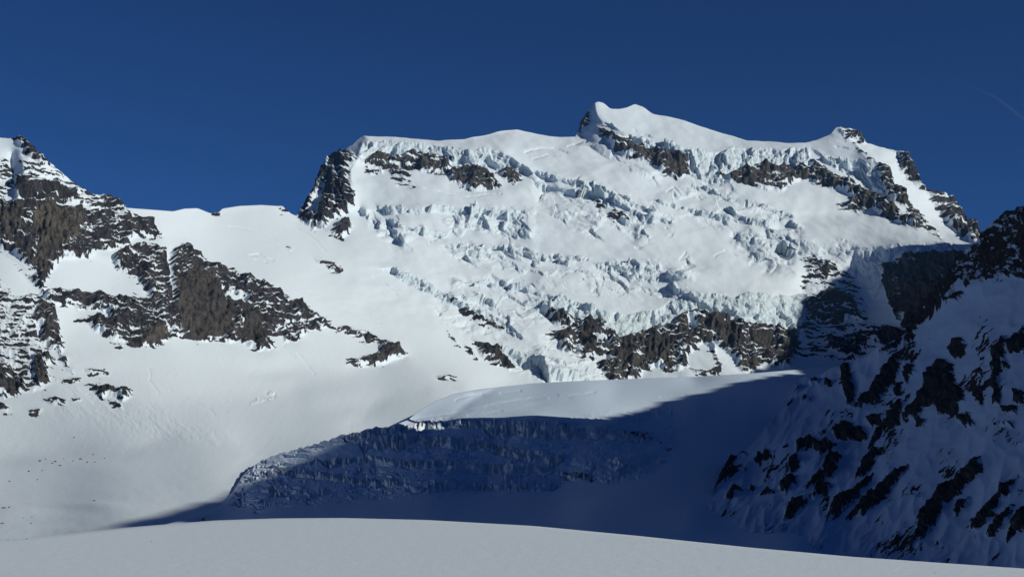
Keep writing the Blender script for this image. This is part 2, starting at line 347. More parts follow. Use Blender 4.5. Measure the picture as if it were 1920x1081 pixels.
RK("1030,623 1083,620 1100,597 1123,603 1140,623 1160,630 1173,633 1207,623 1227,617 1257,613 1280,587 1300,582 1313,583 1347,590 1383,603 1420,612 1460,615 1480,617 1500,640 1480,690 1450,687 1430,685 1400,697 1383,690 1380,675 1360,665 1345,655 1335,640 1345,670 1358,685 1350,702 1320,705 1290,692 1262,697 1240,692 1247,680 1207,690 1200,709 1153,715 1130,702 1120,680 1097,670 1067,657 1053,647", 3.4, 66, 0, 8, .35)
for q in ("1090,605 1115,600 1125,640 1110,660 1085,640", "1160,635 1185,640 1190,690 1165,700 1150,680", "1205,635 1255,625 1262,670 1235,690 1205,670", "1320,590 1375,605 1400,640 1380,660 1345,640 1322,620", "1400,625 1455,622 1440,660 1405,655"):
    RK(q, 10, 74, 0, 8, .35, .7)
A.snow_patch("1112,634 1140,636 1142,646 1116,648"); A.snow_patch("1110,665 1140,662 1142,678 1118,680")
A.snow_patch("1318,640 1335,660 1350,690 1325,695 1290,692 1288,668"); A.snow_patch("1290,597 1305,600 1308,620 1292,625")
A.snow_patch("1335,640 1375,668 1385,700 1360,705 1345,670")
RK("1507,523 1533,517 1567,523 1583,510 1600,523 1603,543 1623,573 1620,607 1667,613 1693,627 1680,640 1647,640 1633,653 1600,677 1573,667 1540,673 1500,667 1460,660 1437,647 1450,627 1513,607 1510,560", -.5, 56, -60, 8, .0)
RK("1515,560 1560,545 1600,560 1620,600 1560,606 1520,600", 4, 70, -70, 8, 0)
RK("1540,640 1600,625 1640,640 1600,675 1560,665", 5, 58, -35, 8)
RK("1651,495 1672,497 1684,489 1699,480 1743,472 1770,478 1799,480 1850,470 1850,600 1728,640 1714,614 1696,623 1678,587 1666,563 1657,528", 6, 74, -80, 5, .4, .8)
RK("1690,500 1790,480 1780,560 1700,560", 3, 66, -80)
A.snow_patch("1682,612 1697,582 1702,590 1694,618")
RK("1633,630 1655,613 1690,618 1715,620 1730,650 1680,660 1640,643", 7, 60, -40, 5)
RK("1466,460 1480,463 1496,476 1492,480 1476,471", -1, 50); RK("1502,485 1540,483 1543,499 1515,503", 1.5, 50); RK("1510,500 1560,490 1575,520 1520,525", 1.2, 52)
RK("843,567 873,579 907,596 940,612 944,623 917,614 887,598 860,581", 3.4, 60, 0, 5)
RK("887,636 917,646 940,659 960,676 971,695 953,694 927,681 903,668 893,650", 9, 60, 0, 5, .1, .6)
RK("1080,254 1088,229 1099,212 1108,206 1106,226 1094,240 1086,250", 4, None, 0, 4)
# --- hanging ice, ice walls
IC = A.add_ice
IC("682,268 707,265 727,268 760,267 800,270 813,277 850,278 880,280 913,283 930,280 960,298 990,312 1000,325 990,333 963,322 933,318 915,312 880,310 860,311 843,301 813,293 790,289 760,289 735,293 710,288 690,298 672,291", .8, -5, 72)
IC("808,270 845,278 880,283 880,300 842,295 812,283", .5, -58, 74, 3, 12); IC("915,280 935,280 1000,318 990,332 950,306 918,296", .5, -62, 74, 3, 12)
IC("1000,318 1027,322 1050,333 1080,347 1083,352 1060,345 1035,337 1010,335", .6, -45, 74)
IC("1093,347 1113,340 1127,353 1160,363 1180,377 1183,397 1157,387 1140,387 1113,377 1107,363", .8, -35, 74)
IC("1020,352 1040,345 1075,358 1075,362 1020,360", .3, -55, 74, 3, 10)
IC("847,387 900,390 913,407 917,427 893,433 850,427", .6, -50, 72, 4, 20)
IC("920,398 970,400 987,420 998,433 993,448 967,448 933,430 950,413", .6, -58, 74, 4, 20)
IC("670,388 697,390 690,410 672,405", .5, -50, 70); IC("697,408 720,423 718,430 700,420", .4, -60, 70); IC("727,420 755,437 760,450 750,458 735,445", .5, -60, 70)
IC("940,462 965,468 980,490 965,488 945,475", .5, -40, 70); IC("998,478 1012,482 1010,504 998,500", .4, -60, 72)
IC("707,503 747,503 773,517 807,530 840,550 873,567 900,580 930,590 950,603 983,630 975,634 940,622 905,598 873,582 840,568 800,548 770,535 745,522", .9, -42, 72, 4, 22)
IC("1020,560 1050,555 1083,563 1107,577 1140,583 1173,590 1207,587 1240,577 1257,563 1280,550 1313,550 1347,550 1367,557 1400,550 1433,550 1467,553 1500,555 1510,560 1510,600 1490,640 1470,660 1455,640 1430,613 1383,605 1347,592 1313,585 1280,589 1257,615 1227,619 1195,634 1173,635 1140,625 1123,605 1100,599 1083,600 1027,587", 1., 5, 76, 5, 30)
IC("1430,590 1465,570 1500,556 1510,600 1490,640 1470,660 1455,640", .8, -40, 74)
IC("1533,460 1593,463 1620,467 1647,465 1687,455 1740,453 1832,457 1832,480 1799,482 1743,474 1699,482 1672,499 1651,497 1657,530 1640,560 1610,530 1590,510 1600,480 1560,478", .45, -78, 70, 3, 8)
IC("1400,470 1440,480 1480,500 1500,520 1470,518 1430,515 1440,500", .1, -75, 50, 4, 5)
IC("1440,428 1477,433 1487,447 1507,450 1533,460 1560,475 1530,480 1500,478 1470,462 1445,450", .5, -50, 70, 4, 14)
IC("1127,227 1152,236 1175,252 1207,259 1230,265 1257,270 1289,279 1312,284 1335,286 1358,284 1381,279 1427,276 1464,279 1500,279 1518,285 1518,300 1510,316 1468,313 1427,306 1400,312 1377,323 1354,331 1344,340 1324,338 1295,331 1292,306 1271,292 1255,287 1225,281 1198,271 1179,266 1177,254 1152,241", .8, -25, 74, 4, 25)
IC("1127,227 1152,236 1175,252 1207,259 1255,271 1270,290 1225,281 1198,271 1179,266 1177,254 1152,241", .5, -58, 70, 3, 8)
IC("1300,300 1330,300 1350,305 1350,340 1324,338 1300,331", .6, -45, 74, 3, 12); IC("1375,282 1440,280 1450,300 1400,312 1370,318", .6, -40, 72, 3, 15)
IC("1516,276 1541,289 1568,298 1611,298 1644,308 1655,330 1655,362 1638,357 1617,343 1603,333 1573,322 1541,303", .7, 15, 70, 4, 25)
IC("1606,322 1620,314 1645,318 1655,330 1655,362 1638,357 1617,343", .7, -58, 72, 3, 12)
IC("1400,373 1430,380 1450,388 1490,405 1480,411 1440,398 1400,386", .7, -45, 70, 3, 15)
IC("1100,270 1140,270 1150,282 1145,298 1135,296 1115,282", .4, -10, 60)
IC("1120,493 1150,497 1235,493 1240,505 1200,512 1140,506", .7, -10, 74); IC("1170,512 1215,515 1225,530 1180,528", .5, -30, 72)
IC("1236,518 1255,505 1280,518 1262,526 1240,528", .5, -50, 66); IC("1178,432 1205,420 1212,440 1190,450", .5, -55, 70); IC("1380,440 1405,420 1425,440 1405,470 1385,462", .3, -55, 66)
IC("1435,428 1478,434 1485,450 1450,455 1440,445", .5, -60, 72)
# --- broken, creviced glacier surfaces
ser = np.zeros_like(A.disp)
for p, a in (("690,385 1000,388 1015,440 950,452 880,440 760,468 700,432", .55), ("830,460 900,448 960,455 1020,478 1100,490 1160,498 1290,488 1300,520 1260,555 1180,562 1100,545 1020,525 950,512 880,492", .8),
             ("1000,325 1090,340 1190,375 1235,420 1200,462 1160,440 1120,442 1060,420 1010,375", .7), ("1220,372 1290,350 1340,345 1400,378 1490,408 1500,440 1440,440 1380,430 1300,412 1230,402", .65),
             ("1175,400 1262,410 1255,442 1190,452", .9), ("1380,420 1480,425 1485,500 1440,512 1400,482 1378,458", 1.), ("850,527 900,522 960,525 1005,540 1035,560 1048,590 1040,620 1065,650 1105,682 1160,716 1040,720 985,642 950,612 900,592 860,562", .8),
             ("880,618 920,628 950,638 990,650 1030,665 1060,680 1110,700 1140,716 1040,720 1000,706 975,690 955,670 930,655 900,645", 1.), ("1530,455 1600,463 1582,512 1548,490", .9), ("1290,335 1345,335 1385,370 1370,385 1310,372", .9),
             ("1195,305 1240,335 1230,350 1160,310", .3), ("820,560 870,590 900,625 870,630 820,590", .5), ("935,520 1010,520 1040,540 1000,560 940,545", .5)):
    ser = np.maximum(ser, A.w(p, 12, 8)*a)
wu = A.U+10*A.WU; wv = A.V+10*A.WV
s1 = fbm(A.U, A.V, 44, 44, 2, 301); s2 = fbm(A.U, A.V, 44, 44, 2, 302)
c0, e0 = cells(A.U+18*s1, A.V+16*s2, 34, 2.2, .24, 4); c1, e1 = cells(A.U+9*s1+3*A.WU, A.V+9*s2+3*A.WV, 14, 1.4, .1, 5); c2, e2 = cells(wu, wv, 6, 1.2, .22, 6)
patch = sstep(-.12, .3, fbm(A.U, A.V, 75, 36, 4, 61, .6, rot=.22))
sr = ser*patch
A.disp += ser*(.25+.75*patch)*24*c0+sr*(4.5*c1+1.*c2)-sr*2.5*sstep(.1, 0, e0)
# contour-wise steps in the fall
ph = (A.V-.2*A.U)/46.+1.5*fbm(A.U, A.V, 90, 50, 3, 71)*1.6; fr = ph-np.floor(ph)
stp = sstep(.66, .72, fr)*(1-sstep(.93, .97, fr))
A.facet(ser*stp*sstep(-.3, .1, fbm(A.U, A.V, 70, 60, 3, 75))*.9, -12+80*fbm(A.U, A.V, 20, 40, 3, 72), 72)
for l_, h_, az_ in (("700,388 760,393 830,387 900,389 985,402", 10, -20), ("830,462 880,455 940,462 1010,480 1080,492", 9, -35), ("1112,494 1180,490 1240,495", 11, -15), ("1000,322 1060,335 1095,347 1160,363 1200,382 1240,402", 10, -45),
                   ("1225,375 1300,392 1380,405 1450,420", 8, -40), ("1165,513 1230,517 1285,525", 9, -25), ("860,531 930,528 1005,545 1040,556", 8, -30), ("1155,412 1230,402 1265,417", 11, -40), ("885,640 960,655 1040,675 1095,702", 13, -30), ("1050,610 1090,628 1120,650", 8, -35),
                   ("720,410 780,430 840,440", 7, -40), ("960,470 1040,475 1110,485", 8, -30), ("1290,345 1340,352 1375,372", 9, -30)):
    A.cliff(l_, h_, az_, 74, .85, 16, 30)
A.solve()
# --- relief of ice walls and rock
icew = sstep(.3, .7, A.ice)
cv, ev = cells(A.U+9*s1+2*A.WU, A.V+9*s2, 19, .6, .1, 8); cv2, ev2 = cells(A.U+4*A.WU, A.V+4*A.WV, 8, .6, -.1, 9)
cv0, ev0 = cells(A.U+16*s1, A.V+12*s2, 40, .75, .15, 18)
A.disp += icew*(2*fbm(A.U, A.V, 24, 34, 4, 81, .6, True)+14*cv0+6*cv+2.2*cv2-1.5*sstep(.1, 0, ev))
rk0 = sstep(-3, 4, A.rock)
strat = fbm(A.U+8*A.WU, A.V+6*A.WV, 52, 9, 4, 82, .62, True, rot=.12)
flute = fbm(A.U+4*A.WU, A.V, 12, 42, 4, 83, .6, True, rot=-.06)
big = fbm(A.U, A.V, 46, 60, 3, 85, .5, True)
rel = strat*(1-.7*A.sheer)*4.5+flute*(3.5+3*A.sheer)+big*10
A.disp += rk0*rel*1.25*(.3+.7*sstep(.15, .5, blur(rk0, 9)))
led = np.gradient(strat, axis=0)/A.st*8*(1-.8*A.sheer)
nz = fbm(A.U, A.V, 22, 6, 4, 84, .75, rot=.12); nz2 = fbm(A.U, A.V, 5, 3.2, 2, 86, .8)
nz3 = fbm(A.U, A.V, 34, 22, 3, 87, .6)
A.rock = -.1+A.rock+9.5*nz*(1-.5*A.sheer)-led*4.2+3.2*nz2*(1-.6*A.sheer)+7*nz3-1.2
A.streak = sstep(-.1, .5, fbm(A.U, A.V, 7, 90, 3, 88, .6, rot=.5*0+.0))
A.disp +=   .22*(1-rk0)*(1-icew)*fbm(A.U+20*A.WU, A.V, 12, 60, 4, 89, .55, rot=-.5)*sstep(600, 700, A.V)*sstep(560, 330, A.U)*sstep(870, 820, A.V)
A.finish()
def steep(l, a, b):
    n_ = np.cross(np.gradient(l.P, axis=1), np.gradient(l.P, axis=0)); n_ /= np.linalg.norm(n_, axis=-1, keepdims=True)+1e-9
    return sstep(a, b, np.degrees(np.arccos(np.clip(np.abs(n_[..., 2]), 0, 1))))
A.ice = np.maximum(A.ice*.75, ser*steep(A, 46, 66)*.9)
# ================================================================== GLACIER with its icefall
G = Layer(150, 2050, 670, 1075, 1.3, """
1500,1020,580 1300,1010,570 1000,1000,590 700,985,660 500,985,700 350,990,770 240,992,860 150,1000,850 150,900,1200 700,942,960 900,942,970 1100,942,970 1300,930,1120 1100,965,770 800,965,770 1300,970,760 410,945,1240 430,915,1480 470,890,1600 480,872,1850
560,845,1880 560,900,1350 560,940,1010 640,812,1850 740,797,1850 850,790,1850 1000,787,1850 1150,790,1950 640,870,1530 740,860,1500 850,860,1500 1000,860,1550 700,912,1260 900,912,1290 1050,910,1330 1150,850,1650 1250,830,1900
1250,880,1500 790,775,2300 830,742,2900 900,728,3350 1000,718,3700 1100,770,2200 1000,760,2500 900,765,2350 850,775,2250 1150,740,3050 1300,708,3950 1300,750,2700 1300,800,2150 1400,780,2400 1500,740,2900 1500,697,4150 1550,690,4400
1400,850,1900 1400,930,1250 1500,800,2500 1600,780,2900 1600,950,1500 1800,900,1900 2000,1000,1300 2000,700,3000 1700,700,3900 1300,670,4500 800,690,4500 500,760,3500 300,850,2200
""", .002)
g = G
fall = g.w("440,925 455,895 484,866 560,838 640,812 740,795 850,787 1000,786 1180,790 1230,805 1260,840 1230,880 1140,900 1080,905 950,918 800,925 640,935 480,955 440,945", 14, 6)
up = g.w("770,780 800,756 850,737 900,735 960,745 900,790 800,800", 6, 2)
g.facet(fall*.85, -12, 17)
g.facet(g.w("755,790 780,765 830,738 850,732 925,728 885,750 835,788", 7, 3), -66, 46)
g.facet(g.w("440,800 780,798 700,850 600,900 500,950 420,950", 20, 8)*.55, -20, 22)
# crest of the icefall: an ice cliff facing the viewer
gap = np.zeros_like(g.disp); face = np.zeros_like(g.disp)
def gcl(line, h, az=-5, ice=1., sl=72, azn=45):
    global gap, face
    h = h*.78
    g.cliff(line, h, az, sl, ice, 14, azn)
    l_ = P_(line); d_, ok_ = band(l_, g.U+g.WU*3, g.V+g.WV*2); e_ = np.clip(np.minimum(g.U-l_[0, 0], l_[-1, 0]-g.U)/14, 0, 1)
    hh_ = h*e_*(1+.45*fbm(g.U, g.V, 18, 60, 2, int(abs(l_[0, 0]))+5))
    gap = np.maximum(gap, sstep(hh_-1, hh_+.5, d_)*(1-sstep(hh_+2.2, hh_+5, d_))*(e_ > .2)*sstep(-.3, .1, fbm(g.U, g.V, 40, 40, 2, int(l_[0, 0])+9)))
    face = np.maximum(face, sstep(-1, 1, d_)*(1-sstep(hh_-1, hh_+1, d_))*(e_ > 0))
gcl("640,818 700,802 760,797 800,789 900,787 1000,789 1080,793", 14)
gcl("905,799 960,798 1040,803 1120,800 1180,808 1215,822", 20)
gcl("745,810 800,816 850,820 905,824 960,838 1010,848 1060,852", 20)
gcl("670,826 700,815 735,812 765,830", 30, -20)
gcl("600,862 690,855 760,862 830,862 900,870 980,872 1040,874", 13)
gcl("800,904 900,905 1000,908 1050,908", 9)
gcl("520,880 600,884 680,898 760,900", 9, -25)
gcl("1055,888 1100,890 1115,897", 8)
ph = (g.V+.05*g.U)/27.+1.5*fbm(g.U, g.V, 120, 36, 4, 171)*1.6; fr = ph-np.floor(ph)
ms = sstep(-.3, .2, fbm(g.U, g.V, 80, 26, 3, 173))
stp = sstep(.6, .66, fr)*(1-sstep(.92, .97, fr))*fall*ms*(1-(g.V < 858))
g.facet(stp*.8, -8+85*fbm(g.U, g.V, 12, 30, 3, 172), 62)
# crevasses of the upper glacier
for l, h in (("765,784 830,775 900,762 950,750 1000,742 1040,739", 3.2), ("850,748 870,741 900,739 940,738", 2.5), ("900,772 960,765 1010,752 1050,744", 2.), ("1030,744 1080,738 1110,733", 1.6), ("1480,706 1560,702", 1.5), ("1240,742 1280,738 1330,737", 2), ("1255,760 1290,772", 2)):
    
    lc = P_(l); dd_, ok_ = band(lc, g.U+g.WU*5, g.V+g.WV*1.5); e_ = np.clip(np.minimum(g.U-lc[0, 0], lc[-1, 0]-g.U)/25, 0, 1)
    h2 = h*1.9*(.7+.6*fbm(g.U, g.V, 30, 30, 2, 175)); W_ = sstep(-1, 1, dd_)*(1-sstep(h2-1, h2+1.5, dd_))*e_
    g.facet(W_*.35, -62, 25)
g.solve()
def steep_l(L, l, a, b):
    P = l.R*np.exp(L)[..., None]; n_ = np.cross(np.gradient(P, axis=1), np.gradient(P, axis=0)); n_ /= np.linalg.norm(n_, axis=-1, keepdims=True)+1e-9
    return blur(sstep(a, b, np.degrees(np.arccos(np.clip(np.abs(n_[..., 2]), 0, 1)))), 1)
for p_ in ('772,785 830,777 900,764 950,753 1000,745 1045,740', '855,749 872,742 905,739', '1030,746 1080,740 1115,734', '940,736 975,732', '1240,744 1285,740', '880,778 940,770'):
    groove(g, p_, .9, 2.0)
wu = g.U+8*g.WU; wv = g.V+7*g.WV
c1, e1 = cells(wu, wv, 11, 1.5, -.05, 15); c2, e2 = cells(wu, wv, 5.5, 1.2, 0, 16)
gst = np.maximum(face, stp); amt = fall*.05+gst*.2
gf = np.maximum(face, stp); g.disp += gf*6*(fbm(g.U+3*g.WU, g.V, 20, 90, 2, 179)+.4*c1)-11*gap+(1-gf)*fall*2.2*fbm(g.U, g.V, 40, 16, 3, 180)
cr = fbm(g.U+6*g.WU, g.V+3*g.WV, 120, 8, 3, 176, .55, True, rot=.03)
g.disp -= fall*(1-gf)*9*sstep(.6, .85, cr)*sstep(-.25, .2, fbm(g.U, g.V, 60, 20, 2, 177))
vc = fbm(g.U+3*g.WU, g.V, 9, 60, 3, 178, .6, True); g.disp -= gf*6*sstep(.5, .85, vc)
g.disp += amt*(14*c1+6*c2)-amt*3*sstep(.12, 0, e1)+gst*2.6*sstep(.3, .8, g.ice)*fbm(g.U, g.V, 8, 22, 3, 181, .6, True)
g.disp += .5*fbm(g.U, g.V, 90, 14, 3, 121)*(1-fall)
tr = g.w("1080,790 1200,800 1260,840 1230,880 1280,830 1300,770 1250,760", 16, 10)*.35
g.disp += tr*4*c1
g.rock = np.full_like(g.rock, -8)+sstep(.4, .8, fall)*(9.5*fbm(g.U, g.V, 16, 6, 3, 184, .7)+6*sstep(.72, .95, cr)*(1-gf)+7*sstep(.62, .9, vc)*gf)
for q in ("1055,886 1085,884 1110,888 1118,897 1085,893", "1170,806 1205,810 1240,826 1215,822", "1242,838 1262,842 1252,845", "375,973 385,973 385,977 376,977"):
    g.rock = np.maximum(g.rock, np.minimum(sdf(P_(q), g.U+g.WU*5, g.V+g.WV*4, 8), -.3)+6*fbm(g.U, g.V, 7, 3.5, 3, 185))
g.streak = fall*0
g.finish()
g.ice = np.maximum(face, stp*.9)*fall*(.55+.45*sstep(-.4, .4, fbm(g.U, g.V, 7, 40, 3, 189)))
# ================================================================== SHADED MOUNTAIN on the right
S = Layer(1270, 2400, 350, 1100, 1.5, """
1920,392,1480 1885,405,1520 1850,440,1620 1830,462,1750 1800,482,1850 1790,510,1900 1760,570,2200 1730,612,2500 1700,632,2700 1650,655,2950 1600,680,3150 1550,697,3300 1500,715,3350
1450,780,2350 1400,850,1850 1340,930,1150 1300,1000,680 1400,1020,620 1280,1060,560 1900,480,1420 1900,600,1180 1900,700,1020 1900,800,860 1900,900,700 1900,1010,540 1900,1080,470 1800,600,1550 1800,700,1250 1800,800,1000 1800,900,810 1800,1000,620
1700,700,1900 1700,800,1300 1700,900,920 1700,1000,670 1600,720,2500 1600,800,1700 1600,900,1080 1600,1000,700 1500,800,2000 1500,860,1350 1500,920,1050 1500,980,760 1350,1000,680 1420,930,1050 2100,300,1250 2100,600,950 2100,900,600 2350,300,1100 2350,700,800 2350,1050,420
1600,560,4000 1400,650,4200 1750,420,2600
""", .002)
s = S
SK = s.add_rock
SK("1925,388 1885,405 1855,440 1835,465 1800,480 1785,505 1800,520 1815,535 1830,528 1860,525 1880,512 1925,522", .2, 58, -35, 9)
SK("1745,560 1790,500 1800,520 1770,545 1750,575 1730,610 1715,640 1700,652 1705,630 1725,605", 8, 64, -45, 5)
SK("1850,440 1880,430 1900,470 1890,500 1850,500 1835,470", 2, 60, -40, 9)
SK("1990,330 2300,300 2300,560 2100,540 1925,522 1925,400", 3, 55, -30, 9)
for q, cap in (("1768,550 1783,560 1775,569", 6), ("1790,557 1808,547 1812,556 1800,561", 5), ("1660,657 1680,646 1695,631 1668,665", 6), ("1781,656 1790,640 1805,635 1816,647 1810,662 1790,669", 9),
               ("1578,690 1593,684 1600,719 1605,743 1588,751 1583,724", 7), ("1606,768 1637,733 1661,695 1686,675 1691,695 1666,729 1647,754 1617,768", 6), ("1675,729 1690,718 1690,738 1680,744", 8), ("1693,701 1714,684 1720,704 1704,720", 6),
               ("1699,792 1714,767 1738,729 1743,695 1762,675 1787,684 1792,719 1811,738 1816,757 1791,778 1767,782 1762,762 1738,767 1728,787", 12), ("1797,782 1820,778 1826,797 1810,799", 8), ("1722,790 1743,795 1738,806 1723,804", 8),
               ("1825,729 1850,729 1844,763 1834,754", 7), ("1867,656 1888,631 1887,666 1874,719 1879,763 1865,758 1865,704", 7), ("1897,647 1925,616 1925,662 1900,666", 5), ("1884,676 1898,690 1885,696", 6), ("1902,737 1925,742 1925,759 1905,758", 7), ("1884,767 1911,769 1908,778 1887,777", 7),
               ("1563,811 1588,795 1617,805 1624,820 1598,828 1569,826", 11), ("1627,790 1657,780 1656,797 1637,802", 6), ("1666,802 1690,767 1710,742 1704,767 1686,797 1670,807", 6), ("1495,850 1497,834 1516,826 1540,833 1571,843 1540,855 1528,840", 5),
               ("1474,884 1482,863 1497,853 1498,878 1482,886", 7), ("1508,922 1540,887 1555,853 1577,858 1565,888 1540,908", 11), ("1338,924 1347,897 1367,867 1382,860 1374,873 1362,888 1382,884 1357,908", 5), ("1359,936 1376,918 1389,923 1372,939", 6),
               ("1461,920 1473,896 1488,896 1493,917 1473,929", 6), ("1424,932 1439,918 1450,926", 5), ("1549,981 1569,940 1612,916 1638,891 1617,927 1579,961", 5), ("1587,976 1617,945 1656,907 1705,874 1681,908 1656,941 1617,970", 9),
               ("1607,898 1617,863 1646,843 1650,858 1638,879 1617,898", 9), ("1732,961 1762,926 1810,883 1842,862 1842,888 1811,917 1781,946 1762,975 1712,1024", 9), ("1790,965 1800,945 1817,930 1805,951", 6), ("1819,995 1844,955 1878,921 1909,895 1897,917 1874,946 1859,980 1834,999", 10),
               ("1852,1010 1878,974 1901,949 1892,980 1868,1009", 9), ("1891,1015 1902,974 1925,953 1925,995", 9), ("1467,980 1487,940 1503,935 1507,955 1487,980", 2.5), ("1522,937 1540,906 1560,916 1531,941", 2.5), ("1674,1019 1685,1007 1681,1019", 5),
               ("1477,758 1485,750 1484,757", 5), ("1503,758 1511,747 1517,753", 5), ("1493,739 1504,727 1506,731", 5), ("1520,722 1535,712 1537,724 1526,727", 5), ("1549,731 1553,719 1563,720 1558,729", 5), ("1430,864 1440,851 1445,856 1436,866", 5),
               ("1413,868 1425,853 1429,858 1419,870", 4), ("1386,862 1398,853 1397,860", 4), ("1550,900 1562,894 1560,903", 4), ("1404,914 1412,912 1411,920", 4), ("1628,840 1636,828 1652,815 1647,828", 3), ("1870,800 1900,795 1898,802", 1), ("1830,700 1850,692 1846,702", 2), ("1776,700 1788,694 1786,702", 3),
               ("1700,640 1720,600 1740,570 1750,560 1735,600 1722,620", 9), ("1590,760 1608,742 1600,765", 3), ("1640,820 1665,790 1690,750 1680,790 1655,815", 3), ("1860,690 1868,680 1869,700", 5), ("1930,860 2060,720 2080,760 1990,880", 8), ("1950,960 2080,850 2100,900 1980,1000", 8), ("1960,700 2040,600 2060,650 1990,720", 8)):
    SK(q, cap, 58, -38, 5)
for p, a, sl in (("1340,925 1360,880 1420,850 1500,830 1600,810 1700,790 1600,850 1500,930 1400,960", -45, 38), ("1500,715 1600,685 1700,640 1760,590 1740,680 1600,780 1450,820", -50, 34), ("1550,980 1700,870 1920,700 1920,1010 1750,1030", -42, 38), ("1800,540 1920,530 1920,640 1780,640 1740,620", -40, 34)):
    s.facet(s.w(p, 25, 8)*.6, a, sl)
s.facet(s.w("1270,1100 1290,1000 1335,920 1400,835 1500,705 1530,715 1450,830 1400,900 1370,960 1360,1010 1420,1100", 18, 4)*.8, -30, 12)
s.solve()
s.disp += 9*fbm(s.U, s.V, 80, 130, 3, 221, .5, True, rot=.6)+1.1*fbm(s.U, s.V, 14, 50, 3, 223, .6, rot=.75)
rk0 = sstep(-4, 5, s.rock)
st1 = fbm(s.U+5*s.WU, s.V+5*s.WV, 9, 55, 4, 282, .62, True, rot=.72); st2 = fbm(s.U, s.V, 30, 34, 4, 283, .6, True)
s.disp += rk0*(st1*6+st2*12+2*fbm(s.U, s.V, 7, 9, 3, 289, .7, True))
lowpart = sstep(780, 860, s.V)
nzs = fbm(s.U+12*s.WU, s.V+8*s.WV, 7, 40, 4, 284, .7, rot=.70); nzb = fbm(s.U, s.V, 15, 12, 4, 285, .75)
s.rock = 2.2+s.rock+(10*nzs*lowpart+(4*nzs+8*nzb)*(1-lowpart*.7))-1.2+2.2*fbm(s.U, s.V, 5, 4, 2, 286)
fine_ = fbm(s.U+9*s.WU, s.V, 4, 30, 3, 288, .65, rot=.70); zone = fbm(s.U, s.V, 90, 70, 3, 287)
s.rock = np.maximum(s.rock, -5.5+8*nzs+9*fine_+12*zone)
s.streak = sstep(0, .5, nzs)*.3
s.finish()
# ================================================================== FOREGROUND snow hump
FG = Layer(-1700, 3700, 930, 1500, 5, """
-400,1025,140 0,1010,205 240,987,240 420,974,262 640,970,270 800,976,260 1000,986,232 1200,1004,200 1400,1026,172 1600,1044,151 1920,1066,134 2300,1085,122 960,1030,165 640,1020,178 200,1040,157 1300,1060,139
-400,1081,124 0,1081,124.6 960,1081,124.8 1920,1081,124.6 2300,1100,113 -400,1300,60.3 960,1300,60.3 2300,1300,60.3 960,1450,47 0,1450,47 2000,1450,47 960,930,330 0,950,260 1920,1000,170
""", .01)
FG.L = np.log(10./np.maximum(-FG.R[..., 2], .012)); FG.disp += .32*fbm(FG.U, FG.V, 300, 26, 4, 321)
FG.rock[:] = -9; FG.streak = FG.disp*0; FG.finish()
